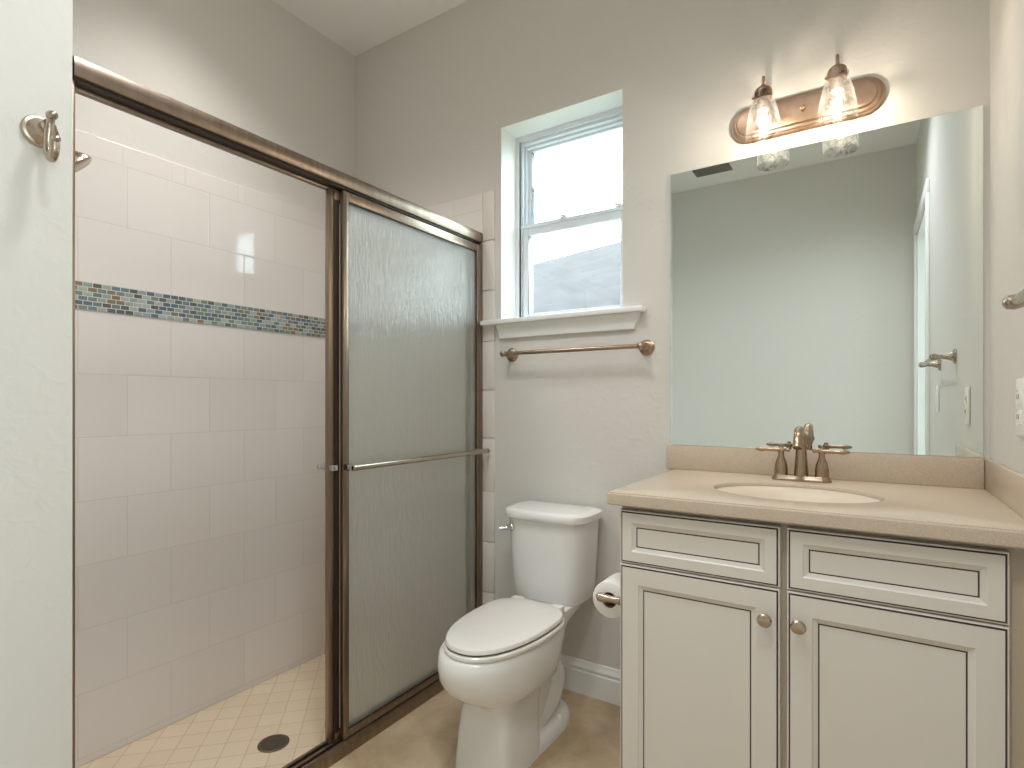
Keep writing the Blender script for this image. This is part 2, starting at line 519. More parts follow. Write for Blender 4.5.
# upper sash (set back) and lower sash
b = MB()
ring_frame(b, WX0 + .030, WX1 - .030, 1.775, WZ1 - .032, FY + .045, FY + .068, .024, .024, .034, .022)
us = b.build('upper_sash', M['vinyl'], wn, bevel=.002)
b = MB(); b.box(WX0 + .052, WX1 - .052, FY + .054, FY + .058, 1.805, WZ1 - .052)
b.build('upper_pane', M['pane'], us, smooth=0)
b = MB()
ring_frame(b, WX0 + .020, WX1 - .020, WZ0 + .034, 1.800, FY + .014, FY + .040, .036, .036, .024, .046)
b.box(WX0 + .020, WX1 - .020, FY + .006, FY + .014, 1.785, 1.797)
ls = b.build('lower_sash', M['vinyl'], wn, bevel=.002)
b = MB(); b.box(WX0 + .054, WX1 - .054, FY + .025, FY + .029, WZ0 + .056, 1.756)
b.build('lower_pane', M['pane'], ls, smooth=0)
for dx in (.22, .455):
    b = MB(); b.box(WX0 + dx - .014, WX0 + dx + .014, FY + .008, FY + .034, 1.798, 1.804, .002)
    b.lathe([(.009, 0), (.009, .008), (.006, .011), (0, .011)], (WX0 + dx, FY + .022, 1.803))
    b.box(WX0 + dx - .02, WX0 + dx + .004, FY + .012, FY + .02, 1.808, 1.813, .001)
    b.build('sash_lock', M['vinyl'], wn)
# stool and apron
b = MB()
b.box(WX0 + .0005, WX1 - .0005, YB - .002, FY + .002, 1.3725, 1.392)
b.box(-1.316, -.642, YB - .046, YB - .0005, 1.372, 1.391, .004)
b.build('window_sill', M['trim'], wn)
b = MB()
ap = [(YB - .0005, 1.318), (YB - .014, 1.318), (YB - .016, 1.324), (YB - .018, 1.345), (YB - .026, 1.362), (YB - .030, 1.3715), (YB - .0005, 1.3715)]
b.loft([[(-1.243 - (p[1] - 1.318) * .1, p[0], p[1]) for p in ap], [(-.682 + (p[1] - 1.318) * .42, p[0], p[1]) for p in ap]])
b.build('window_apron', M['trim'], wn)

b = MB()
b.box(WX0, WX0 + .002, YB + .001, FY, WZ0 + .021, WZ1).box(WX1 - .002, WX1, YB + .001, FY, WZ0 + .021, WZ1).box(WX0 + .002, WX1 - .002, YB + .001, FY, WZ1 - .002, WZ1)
b.build('skylit_return_lining', M['trim'], wn, smooth=0)  # added lining over the wall paint, its white stands in for skylight

# ------------------------------------------------------------------ doorway, door, next room
b = MB()
cz = .070
for y0, y1 in ((DY1, DY1 + cz), (DY0 - cz, DY0)):
    b.box(XR - .016, XR, y0, y1, 0, DZ, .003)
b.box(XR - .016, XR, DY0 - cz, DY1 + cz, DZ, DZ + cz, .003)
struct(b.build('trim_3', M['trim']), 'white casing round the doorway', 'trim')
b = MB()
b.box(XR - .001, XR + .121, DY0 - .001, DY0 + .018, 0, DZ).box(XR - .001, XR + .121, DY1 - .018, DY1 + .001, 0, DZ).box(XR - .001, XR + .121, DY0 + .018, DY1 - .018, DZ - .018, DZ + .001)
struct(b.build('trim_4', M['trim'], bevel=.001), 'white jamb of the doorway', 'trim')
dr = bpy.data.objects.new('door_1', None); COL.objects.link(dr); dr.location = (XR + .12, DY0 + .018, 0)
struct(dr, 'white panelled door standing open into the next room', 'door')
b = MB(); b.box(XR + .125, XR + .125 + .74, DY0 - .03, DY0 + .005, .012, DZ - .022)
for z0, z1 in ((.2, .9), (1.05, 1.95)):
    b.box(XR + .24, XR + .75, DY0 + .004, DY0 + .008, z0, z1, .003)
b.build('door_slab', M['trim'], dr, bevel=.002)
for z in (.28, .9, 1.44, 1.94):
    b = MB(); b.box(XR + .085, XR + .12, DY0 + .0175, DY0 + .0205, z - .045, z + .045).lathe([(.006, -.046), (.006, .046)], (XR + .122, DY0 + .022, z), n=10)
    b.build('hinge', M['faucet_metal'], dr, label='bronze door hinge')
b = MB(); b.lathe([(.03, 0), (.03, .006), (.012, .01), (.012, .04), (.024, .045), (.028, .06), (.02, .074), (0, .076)], (XR + .80, DY0 + .005, .95), (0, 1, 0))
b.build('door_knob', M['nickel'], dr)
# adjoining room, daylit by its own window
AX = XR + 2.5
HW = (-1.0, 1.0, .55, 2.35)
b = MB()
b.box(AX, AX + .12, YF - 1.0, HW[0], 0, ZC).box(AX, AX + .12, HW[1], YB, 0, ZC).box(AX, AX + .12, HW[0], HW[1], 0, HW[2]).box(AX, AX + .12, HW[0], HW[1], HW[3], ZC)
b.box(XR + .12, AX + .12, YF - 1.12, YF - 1.0, 0, ZC).box(XR + .12, AX + .12, YB, YB + .12, 0, ZC)
struct(b.build('wall_bedroom', M['paint'], smooth=0), 'off-white walls of the next room seen through the doorway', 'wall')
w2 = bpy.data.objects.new('window_2', None); COL.objects.link(w2); w2.location = (AX, 0, HW[2])
struct(w2, 'white window of the next room', 'window')
b = MB()
for y0, y1, z0, z1 in ((HW[0], HW[0] + .05, HW[2], HW[3]), (HW[1] - .05, HW[1], HW[2], HW[3]), (-.03, .03, HW[2], HW[3]), (HW[0], HW[1], HW[2], HW[2] + .05), (HW[0], HW[1], HW[3] - .05, HW[3])):
    b.box(AX + .02, AX + .09, y0, y1, z0, z1)
b.build('window_frame', M['vinyl'], w2)
b = MB(); b.box(AX + .05, AX + .054, HW[0] + .05, HW[1] - .05, HW[2] + .05, HW[3] - .05)
b.build('window_pane', M['pane'], w2)

# daylight portals (they only guide the sky sampling)
def portal(name, loc, rot, sx, sy):
    l = bpy.data.lights.new(name, 'AREA'); l.shape = 'RECTANGLE'; l.size = sx; l.size_y = sy; l.cycles.is_portal = True
    o = bpy.data.objects.new(name, l); COL.objects.link(o); o.location = loc; o.rotation_euler = rot
portal('bathroom_window_portal', ((WX0 + WX1) / 2, YB + T + .01, (WZ0 + WZ1) / 2), (-PI / 2, 0, 0), WX1 - WX0, WZ1 - WZ0)
portal('bedroom_window_portal', (AX + .13, 0, (HW[2] + HW[3]) / 2), (0, PI / 2, 0), HW[3] - HW[2], HW[1] - HW[0])

# ------------------------------------------------------------------ outside: neighbour's house, lawn
b = MB(); b.box(-40, 30, YB + 1.2, 60, -.75, -.70)
struct(b.build('ground', M['lawn'], smooth=0), 'lawn outside the window', 'ground')
hx = root('neighbouring_house', (-5.8, 11.6, -.7), 'house with a grey shingled roof outside the window', 'house')
th_ = math.radians(-14.7)
def hp_(u, v, z):     # u along the ridge, v towards the window
    return (-5.8 + u * math.cos(th_) + v * math.sin(th_), 11.64 + u * math.sin(th_) - v * math.cos(th_), z)
def hbox(b, u0, u1, v0, v1, z0, z1):
    b.loft([[hp_(u0, v0, z0), hp_(u1, v0, z0), hp_(u1, v1, z0), hp_(u0, v1, z0)], [hp_(u0, v0, z1), hp_(u1, v0, z1), hp_(u1, v1, z1), hp_(u0, v1, z1)]])
b = MB(); hbox(b, -7, 7, -4.7, 4.7, -.7, 1.80)
b.build('outer_wall', M['stucco'], hx, smooth=0)
b = MB()
sec = [(-5.4, 1.66), (-5.4, 1.52), (5.4, 1.52), (5.4, 1.66), (0, 4.52)]
b.loft([[hp_(-7.4, v, z) for v, z in sec], [hp_(7.4, v, z) for v, z in sec]])
b.build('roof', M['shingle'], hx, smooth=0)
b = MB(); hbox(b, -7.45, 7.45, 5.4, 5.44, 1.45, 1.67)
b.build('fascia', M['trim'], hx, smooth=0)

# ------------------------------------------------------------------ sliding shower enclosure
en = root('shower_enclosure', (-1.345, YE, 0), 'bronze framed sliding shower door with rain glass panels', 'shower door')
XE = -1.347
b = MB()
# header: rounded front lip, channel below
hp = [(-.028, 0), (-.028, .046), (.016, .046), (.019, .0448), (.0205, .042), (.0215, .024), (.0205, .009), (.0190, .006), (.016, .005), (-.022, .006), (-.022, 0)]
b.prism([(XE + u, 1.709 + v) for u, v in hp], 'y', YE + .002, YB - .0125)
b.build('header_rail', M['bronze'], en)
b = MB(); b.box(XE - .012, XE + .013, YE + .004, YB - .014, 1.7085, 1.7145)
b.build('header_channel', M['channel'], en)
b = MB(); b.box(XE - .028, XE - .0122, YE + .004, YB - .014, 1.701, 1.7145, .001)
b.build('header_lip', M['bronze'], en)
b = MB()
tp = [(-.030, -.010), (.026, -.010), (.026, .016), (.020, .030), (.014, .032), (.012, .022), (.006, .022), (.004, .034), (-.006, .034), (-.008, .022), (-.018, .022), (-.020, .034), (-.030, .034)]
b.prism([(XE + u, v + .0105) for u, v in tp], 'y', YE + .002, YB - .0125)
b.build('bottom_track', M['bronze'], en)
for y0, y1 in ((YE + .0005, YE + .0075), (YB - .030, YB - .0105)):
    b = MB(); s_ = 1 if y0 < 1 else -1
    b.box(XE - .022, XE + (.010 if y0 < 1 else .020), y0, y1, .045, 1.709, .002)
    b.build('wall_jamb', M['bronze'], en)
def panel(y0, y1, xc, z0, z1, name='door_panel'):
    b = MB(); w = .0205; t = .0085
    b.box(xc - t, xc + t, y0, y0 + w, z0, z1, .003).box(xc - t, xc + t, y1 - w, y1, z0, z1, .003)
    b.box(xc - t, xc + t, y0 + w, y1 - w, z0, z0 + .022, .002).box(xc - t, xc + t, y0 + w, y1 - w, z1 - .030, z1, .002)
    o = b.build(name, M['bronze'], en)
    b = MB(); b.box(xc - .0025, xc + .0025, y0 + w - .004, y1 - w + .004, z0 + .018, z1 - .026)
    b.build('glass_pane', M['rain'], o, smooth=0)
    b = MB()
    gk = .003
    for a, c_, e0, e1 in ((y0 + w, y0 + w + gk, z0 + .022, z1 - .03), (y1 - w - gk, y1 - w, z0 + .022, z1 - .03), (y0 + w, y1 - w, z0 + .022, z0 + .022 + gk), (y0 + w, y1 - w, z1 - .03 - gk, z1 - .03)):
        b.box(xc - .005, xc + .005, a, c_, e0, e1)
    b.build('gasket', M['black'], o, smooth=0)
    return o
pin = panel(1.0895, 1.790, XE - .012, .045, 1.703)
pout = panel(1.128, 1.826, XE + .0085, .045, 1.703)
# towel bar on the outer panel, pull on the inner one
b = MB()
zb = .868
b.tube([(XE + .060, 1.128, zb), (XE + .060, 1.814, zb)], .0085, 14)
b.lathe([(.0095, 0), (.0105, .006), (.0095, .010), (0, .011)], (XE + .060, 1.812, zb), (0, 1, 0), 14)
b.build('towel_bar', M['nickel'], pout)
for y in (1.138, 1.800):
    b = MB(); b.box(XE + .0165, XE + .062, y - .010, y + .010, zb - .010, zb + .010, .003)
    b.build('bar_bracket', M['chrome'], pout)
b = MB()
b.box(XE - .048, XE - .02, 1.091, 1.108, zb - .008, zb + .008, .003)
b.tube([(XE - .048, 1.088, zb), (XE - .048, 1.78, zb)], .0085, 12)
b.build('towel_bar', M['chrome'], pin)
b = MB(); b.box(XE - .0150, XE - .0036, 1.1102, 1.130, .048, 1.70)
b.build('stile_gap_strip', M['channel'], pin, smooth=0)  # dark strip put in to darken the gap between the stiles
b = MB(); b.box(XE - .0035, XE + .012, 1.091, 1.112, zb - .009, zb + .009, .002)
b.build('pull_clip', M['chrome'], pin)

# ------------------------------------------------------------------ shower head on the near end wall
sh = root('showerhead', (-1.74, YE + .010, 1.86), 'bronze shower head just visible behind the left door jamb', 'shower head')
b = MB(); b.lathe([(.03, 0), (.03, .004), (.022, .010), (.012, .014), (0, .015)], (-1.74, YE + .010, 1.828), (0, 1, 0))
b.build('escutcheon', M['nickel'], sh)
b = MB(); b.tube(bez((-1.74, YE + .012, 1.828), (-1.74, YE + .065, 1.838), (-1.735, YE + .085, 1.768), (-1.725, YE + .105, 1.713)), .009)
b.build('shower_arm', M['nickel'], sh)
ax = Vector((.18, .62, -.75)).normalized()
b = MB(); b.lathe([(.011, -.01), (.014, .004), (.013, .014), (.022, .026), (.038, .044), (.042, .052), (.042, .058), (.036, .061), (0, .061)], (-1.726, YE + .104, 1.715), ax)
b.build('spray_head', M['nickel'], sh)

# ------------------------------------------------------------------ shower drain
dc = (-1.684, 1.133)
dn = root('shower_drain', (*dc, ZP), 'round bronze drain set in the shower floor tiles', 'drain')
b = MB(); b.lathe([(.050, 0), (.050, .002), (.046, .004), (.040, .0035), (.039, .0015), (0, .001)], (*dc, ZP), n=40)
b.build('drain_flange', M['drain_metal'], dn)
b = MB()
for i in range(-4, 5):
    h = math.sqrt(max(.0385 ** 2 - (i * .009) ** 2, 0))
    if h > .008:
        b.box(dc[0] + i * .009 - .0022, dc[0] + i * .009 + .0022, dc[1] - h, dc[1] + h, ZP + .0012, ZP + .0036)
        b.box(dc[0] - h, dc[0] + h, dc[1] + i * .009 - .0022, dc[1] + i * .009 + .0022, ZP + .0012, ZP + .0034)
b.build('drain_grate', M['drain_metal'], dn, smooth=0)

# ------------------------------------------------------------------ robe hook
HY, HZ = .400, 1.578
hk = root('robe_hook', (XL, HY, HZ), 'brushed nickel double robe hook on the left wall', 'hook')
b = MB(); b.lathe([(.030, 0), (.030, .003), (.0275, .007), (.0235, .008), (.021, .011), (.014, .018), (.011, .026), (.0105, .040), (.012, .044), (0, .045)], (XL, HY, HZ), (1, 0, 0), 32)
b.build('rosette', M['nickel'], hk)
hx0 = XL + .044
path = catmull([(hx0 + .010, HY, HZ + .012), (hx0 + .005, HY, HZ + .004), (hx0 + .001, HY, HZ - .012), (hx0 - .003, HY, HZ - .034), (hx0 + .001, HY, HZ - .054), (hx0 + .014, HY, HZ - .063), (hx0 + .026, HY, HZ - .052), (hx0 + .028, HY, HZ - .036)], 5)
b = MB(); n_ = len(path)
b.tube(path, [.0065 if i < n_ * .2 else .0078 for i in range(n_)], 12)
arm = b.build('hook_arm', M['nickel'], hk)
for c_, r_, q_ in (((hx0 + .014, HY, HZ + .016), .0098, (1.3, .95, .8)), ((hx0 + .031, HY, HZ - .032), .0088, (1.3, .9, .75))):
    b = MB(); b.ball(c_, r_, 14, q_)
    b.build('knob', M['nickel'], arm)

# ------------------------------------------------------------------ towel bars
def towel_bar(name, A, Bp, out, label, mat, rose):
    """A, B: rosette centres on the wall; out: wall normal"""
    A, Bp, out = Vector(A), Vector(Bp), Vector(out)
    r = root(name, A, label, 'towel bar')
    d = (Bp - A).normalized()
    for c_ in (A, Bp):
        b = MB(); b.lathe([(.027, 0), (.027, .004), (.024, .008), (.016, .012), (.012, .022), (.0085, .034), (.0075, .048), (.010, .054), (.0125, .062), (.011, .072), (.005, .077), (0, .0775)], c_, out, 24)
        b.build('bracket', rose, r)
    b = MB(); b.tube([A + out * .063 - d * .004, Bp + out * .063 + d * .004], .0075, 14)
    b.build('rail', mat, r)
    return r
towel_bar('towel_bar', (-1.190, YB, 1.251), (-.640, YB, 1.251), (0, -1, 0), 'bronze towel bar on the wall below the window', M['faucet_metal'], M['nickel_hammered'])
towel_bar('towel_bar', (XR, 1.190, 1.226), (XR, .690, 1.226), (-1, 0, 0), 'nickel towel bar on the right wall, its end showing beside the mirror', M['nickel'], M['nickel'])

# ------------------------------------------------------------------ toilet
TX = -.930
to = root('toilet', (TX, 1.45, 0), 'white two-piece toilet with its lid closed, beside the vanity', 'toilet')
def egg(hw, yf, yb, z, nf=2.2, nb=2.6, yc=None, n=56, cx=TX):
    yc = yc if yc is not None else yf + (yb - yf) * .55
    out = []
    for i in range(n):
        a = 2 * PI * i / n; c_, s_ = math.cos(a), math.sin(a)
        e_ = nb if s_ > 0 else nf
        x = hw * math.copysign(abs(c_) ** (2 / e_), c_); y = (yb - yc if s_ > 0 else yc - yf) * math.copysign(abs(s_) ** (2 / e_), s_)
        out.append((cx + x, yc + y, z))
    return out
b = MB()
# pedestal column and bowl
BX = -.930
b.loft([egg(.097, 1.262, 1.475, 0, 7, 7), egg(.095, 1.264, 1.475, .03, 7, 7), egg(.090, 1.270, 1.475, .10, 7, 7),
        egg(.085, 1.275, 1.490, .16, 6, 6), egg(.083, 1.275, 1.510, .185, 5, 5), egg(.090, 1.265, 1.530, .203, 3.6, 4, None, 56, BX),
        egg(.110, 1.240, 1.550, .220, 2.8, 3.2, 1.44, 56, BX), egg(.130, 1.204, 1.570, .240, 2.4, 2.8, 1.44, 56, BX), egg(.137, 1.172, 1.585, .266, 2.25, 2.6, 1.44, 56, BX),
        egg(.141, 1.150, 1.605, .300, 2.2, 2.6, 1.44, 56, BX), egg(.143, 1.144, 1.630, .335, 2.2, 2.6, 1.44, 56, BX), egg(.142, 1.150, 1.630, .364, 2.2, 2.6, 1.44, 56, BX), egg(.136, 1.160, 1.625, .372, 2.2, 2.6, 1.44, 56, BX)])
# trapway and rear body
b.loft([egg(.075, 1.42, 1.70, 0, 4, 2.4), egg(.070, 1.42, 1.69, .06, 4, 2.4), egg(.066, 1.42, 1.66, .14, 4, 2.4), egg(.068, 1.42, 1.66, .22, 4, 2.6), egg(.080, 1.42, 1.69, .30, 4, 3), egg(.086, 1.42, 1.74, .335, 4, 4), egg(.090, 1.42, 1.79, .352, 4, 5), egg(.090, 1.42, 1.80, .374, 4, 5)])
for sx in (-1, 1):
    b.tube(catmull([(TX + sx * .060, 1.40, .20), (TX + sx * .064, 1.48, .24), (TX + sx * .066, 1.56, .235), (TX + sx * .066, 1.605, .17), (TX + sx * .060, 1.575, .10), (TX + sx * .040, 1.50, .05), (TX + sx * .02, 1.42, .03)], 5), .032, 14)
# rear foot
b.loft([egg(.100, 1.40, 1.730, 0, 5, 2.3), egg(.100, 1.40, 1.730, .018, 5, 2.3), egg(.092, 1.40, 1.720, .034, 5, 2.3), egg(.06, 1.42, 1.69, .06, 5, 2.3)])
bowl = b.build('bowl', M['porcelain'], to, smooth=50)
for sx in (-1, 1):
    b = MB(); b.lathe([(.015, 0), (.015, .008), (.011, .016), (.005, .020), (0, .0205)], (TX + sx * .082, 1.600, .030), n=18)
    b.build('bolt_cap', M['porcelain'], to)
LXC = -.922
def eg(d, z):
    return egg(.136 + d, 1.166 - d, 1.588 + d, z + .007, 2.2, 2.9, 1.445, 64, LXC)
b = MB()
b.loft([eg(-.004, .3655), eg(.003, .3675), eg(.005, .372), eg(.004, .377), eg(.000, .380)])
b.build('seat', M['seat'], to)
b = MB()
b.loft([eg(-.008, .380), eg(-.005, .3845)])
b.build('seat_gap_shade', M['dark'], to)  # dark slab painted as the shade between seat and lid
b = MB()
b.loft([eg(-.003, .3845), eg(0, .3870), eg(0, .393), eg(-.003, .3975), eg(-.010, .3995), eg(-.05, .4015), eg(-.10, .4020)])
b.build('seat_lid', M['seat'], to)
for sx in (-1, 1):
    b = MB(); b.box(TX + sx * .075 - .022, TX + sx * .075 + .022, 1.582, 1.615, .370, .402, .007)
    b.build('hinge_cap', M['seat'], to)
b = MB()
TKX = -.951
def tk(hw, yf, yb, z, nf):
    return egg(hw, yf, yb, z, nf, 8, None, 64, TKX)
b.loft([tk(.100, 1.675, 1.80, .366, 4.2), tk(.126, 1.664, 1.815, .372, 4.2), tk(.135, 1.656, 1.822, .384, 3.4), tk(.140, 1.650, 1.825, .43, 3.4), tk(.147, 1.645, 1.828, .55, 3.4), tk(.153, 1.641, 1.830, .658, 3.4)])
b.build('tank', M['porcelain'], to, smooth=50)
b = MB()
b.loft([tk(.156, 1.634, 1.833, .655, 3.4), tk(.163, 1.627, 1.836, .659, 3.4), tk(.163, 1.625, 1.837, .668, 3.4), tk(.164, 1.626, 1.836, .680, 3.4), tk(.156, 1.633, 1.832, .687, 3.4), tk(.141, 1.65, 1.82, .6895, 3.4)])
b.build('tank_lid', M['porcelain'], to, smooth=50)
b = MB()
lx = TKX - .137
b.lathe([(.014, 0), (.014, .004), (.010, .008), (.008, .016), (.009, .022), (0, .023)], (lx + .022, 1.652, .622), (-.25, -1, 0), 18)
b.tube([(lx + .018, 1.632, .622), (lx + .006, 1.624, .621), (lx - .006, 1.616, .618)], [.006, .0065, .008], 12)
b.build('flush_lever', M['chrome'], to)
b = MB()
b.tube(catmull([(TX - .13, 1.72, .385), (TX - .132, 1.74, .30), (TX - .14, 1.80, .20), (TX - .15, 1.832, .17)], 5), .005, 8)
b.lathe([(.026, 0), (.024, .004), (.008, .008), (.008, .03), (0, .03)], (TX - .15, YB, .165), (0, -1, 0), 16)
b.build('supply_line', M['chrome'], to)

# ------------------------------------------------------------------ vanity cabinet
VX0, VX1 = -.523, XR - .001
VF = 1.325      # face frame front
DF = 1.304      # door and drawer fronts
va = root('vanity_cabinet', ((VX0 + VX1) / 2, 1.58, 0), 'cream two-door bathroom vanity with brown glazed lines', 'cabinet')
b = MB()
VB = YB - .004; VT = .8085; w_ = .016
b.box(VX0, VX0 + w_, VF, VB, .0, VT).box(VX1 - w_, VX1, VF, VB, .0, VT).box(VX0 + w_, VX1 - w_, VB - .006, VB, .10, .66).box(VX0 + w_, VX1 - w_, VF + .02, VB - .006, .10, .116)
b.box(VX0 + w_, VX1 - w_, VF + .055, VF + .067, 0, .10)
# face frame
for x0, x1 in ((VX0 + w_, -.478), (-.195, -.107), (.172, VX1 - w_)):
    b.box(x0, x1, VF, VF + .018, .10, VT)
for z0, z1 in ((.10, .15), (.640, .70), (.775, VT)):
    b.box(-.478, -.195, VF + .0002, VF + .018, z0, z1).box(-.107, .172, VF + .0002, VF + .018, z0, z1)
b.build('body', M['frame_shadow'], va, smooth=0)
def front(x0, x1, z0, z1, name, line):
    b = MB(); y = DF
    b.rect_loft_y(x0, x1, z0, z1, [(0, VF - .0005, 0), (0, y + .005, 0), (.0012, y + .0025, 0), (.0035, y + .002, 0), (.0042, y + .0024, 1), (.0064, y + .0024, 1), (.0068, y, 1), (line - .012, y, 0),
                                   (line - .009, y + .0030, 0), (line - .004, y + .0050, 0), (line - .001, y + .0062, 0), (line - .0008, y + .0068, 1), (line + .0014, y + .0068, 1), (line + .0018, y + .0060, 1)])
    return b.build(name, [M['cream'], M['glaze']], va, smooth=0)
front(-.5210, -.1595, .6665, .7975, 'drawer', .042)
front(-.1465, .2110, .6665, .7975, 'drawer', .042)
dl = front(-.5210, -.1595, .112, .6635, 'door', .059)
drr = front(-.1465, .2110, .112, .6635, 'door', .059)
for par, x in ((dl, -.187), (drr, -.1225)):
    b = MB(); b.lathe([(.0075, 0), (.006, .004), (.0055, .012), (.011, .017), (.0148, .020), (.0150, .023), (.0115, .0275), (.005, .0292), (0, .0295)], (x, DF, .599), (0, -1, 0), 28)
    b.build('knob', M['nickel'], par, label='brushed nickel knob')

# ------------------------------------------------------------------ vanity top with basin
CX0, CX1, CY0, CZ = -.546, XR - .001, 1.284, .843
vt = root('vanity_countertop', (-.15, 1.56, CZ - .03), 'beige speckled vanity top with an oval basin and backsplash', 'countertop')
SC = (-.158, 1.540); SA, SB = .188, .152
N = 96
def oval(k, z, dx=0, dy=0, ka=None):
    return [(SC[0] + (SA + k) * math.cos(2 * PI * i / N), SC[1] + (SB + k) * math.sin(2 * PI * i / N), z) for i in range(N)]
def rectring(x0, x1, y0, y1, z):
    out = []
    for i in range(N):
        a = 2 * PI * i / N; c_, s_ = math.cos(a), math.sin(a)
        tx = ((x1 if c_ > 0 else x0) - SC[0]) / c_ if abs(c_) > 1e-9 else 1e9
        ty = ((y1 if s_ > 0 else y0) - SC[1]) / s_ if abs(s_) > 1e-9 else 1e9
        t = min(tx, ty); out.append([SC[0] + c_ * t, SC[1] + s_ * t, z])
    # snap the nearest sample to each corner
    for cx, cy in ((x0, y0), (x1, y0), (x1, y1), (x0, y1)):
        k = min(range(N), key=lambda i: (out[i][0] - cx) ** 2 + (out[i][1] - cy) ** 2); out[k][0] = cx; out[k][1] = cy
    return [tuple(p) for p in out]
b = MB()
y1 = YB - .001
b.loft([oval(-.003, CZ - .011), oval(-.002, CZ - .005), oval(0, CZ - .0015), oval(.004, CZ),
        rectring(CX0 + .006, CX1, CY0 + .008, y1, CZ), rectring(CX0 + .003, CX1, CY0 + .004, y1, CZ - .0012), rectring(CX0 + .002, CX1, CY0 + .003, y1, CZ - .0045),
        rectring(CX0, CX1, CY0 + .0005, y1, CZ - .0055), rectring(CX0, CX1, CY0, y1, CZ - .009), rectring(CX0, CX1, CY0, y1, CZ - .030), rectring(CX0 + .003, CX1, CY0 + .003, y1, CZ - .033)], cap0=False, cap1=False)
b.build('slab', M['counter'], vt, smooth=30)
b = MB()
b.loft([oval(.004, CZ - .0108), oval(-.006, CZ - .0125), oval(-.018, CZ - .035), oval(-.040, CZ - .075), oval(-.066, CZ - .100), oval(-.100, CZ - .115), oval(-.128, CZ - .120), [(SC[0] + .02 * math.cos(2 * PI * i / N), SC[1] + .02 * math.sin(2 * PI * i / N), CZ - .122) for i in range(N)]], cap0=False)
b.build('basin', M['basin'], vt, smooth=60)
b = MB(); b.lathe([(.021, 0), (.021, .002), (.016, .003), (.012, .001), (0, .001)], (*SC, CZ - .1225), n=24)
b.build('basin_drain', M['faucet_metal'], vt)
b = MB(); b.box(CX0 - .021, XR - .013, YB - .020, YB - .0005, CZ, .921, .002)
b.build('backsplash', M['counter'], vt)
b = MB(); b.box(XR - .0125, XR - .0005, CY0 + .004, YB - .0005, CZ, .921, .002)
b.build('side_splash', M['counter'], vt)

# ------------------------------------------------------------------ faucet
FX, FYc = -.160, 1.752
fa = root('faucet', (FX, FYc, CZ), 'antique bronze two-handle faucet behind the basin', 'faucet')
b = MB()
def stadium(hl, hh, z, n=40):
    out = []
    for i in range(n):
        a = 2 * PI * i / n
        out.append((FX + (hl - hh) * (1 if math.cos(a) >= 0 else -1) + hh * math.cos(a), FYc + hh * math.sin(a), z))
    return out
b.loft([stadium(.076, .027, CZ + .0005), stadium(.076, .027, CZ + .003), stadium(.073, .0245, CZ + .007), stadium(.070, .0225, CZ + .012), stadium(.068, .021, CZ + .015)])
b.build('base_plate', M['faucet_metal'], fa)
b = MB()
b.lathe([(.019, 0), (.0175, .02), (.0155, .05), (.014, .075), (.0135, .082)], (FX, FYc, CZ + .014), n=24)
b.lathe([(.0155, 0), (.0165, .004), (.0155, .008)], (FX, FYc - .002, CZ + .094), (0, -.1, 1), n=24)
b.tube(catmull([(FX, FYc, CZ + .090), (FX, FYc - .001, CZ + .108), (FX, FYc - .012, CZ + .130), (FX, FYc - .034, CZ + .142), (FX, FYc - .060, CZ + .140), (FX, FYc - .084, CZ + .124), (FX, FYc - .096, CZ + .104)], 6),
       [.0135] * 12 + [.0125] * 13 + [.0115] * 12, 18)
b.lathe([(.0125, 0), (.0135, .004), (.013, .010), (.009, .0105), (.008, .006), (0, .006)], (FX, FYc - .0935, CZ + .108), (0, -.5, -.87), n=20)
b.build('spout', M['faucet_metal'], fa)
for sx in (-1, 1):
    hxp = FX + sx * .051
    b = MB()
    b.lathe([(.0185, 0), (.0175, .003), (.0178, .006), (.0172, .022), (.0150, .036), (.0105, .048), (.0078, .056), (.0080, .066), (.0095, .070), (.0095, .076), (.006, .080), (.0062, .084), (0, .086)], (hxp, FYc, CZ + .013), n=24)
    h = b.build('handle', M['faucet_metal'], fa)
    b = MB()
    zl = CZ + .0855
    prof = [(.004, -.022), (.0055, -.020), (.0055, -.016), (.004, -.013), (.006, -.006), (.0062, .008), (.0055, .02), (.0052, .04), (.0068, .046), (.0072, .054), (.0055, .058), (.0052, .060), (.0032, .066), (0, .068)]
    b.lathe(prof, (hxp, FYc - .004, zl), (sx, -.08, 0), n=16)
    b.build('lever', M['faucet_metal'], h)
b = MB(); b.tube([(FX, FYc + .022, CZ + .014), (FX, FYc + .022, CZ + .05)], .0025, 8).ball((FX, FYc + .022, CZ + .053), .005, 10)
b.build('lift_rod', M['faucet_metal'], fa)

# ------------------------------------------------------------------ mirror
b = MB()
b.box(-.557, XR - .013, YB - .006, YB - .0003, .9215, 1.824)
o = b.build('wall_mirror', M['mirror'], smooth=0, bevel=.0015)
o['label'] = 'large frameless mirror above the vanity backsplash'; o['category'] = 'mirror'

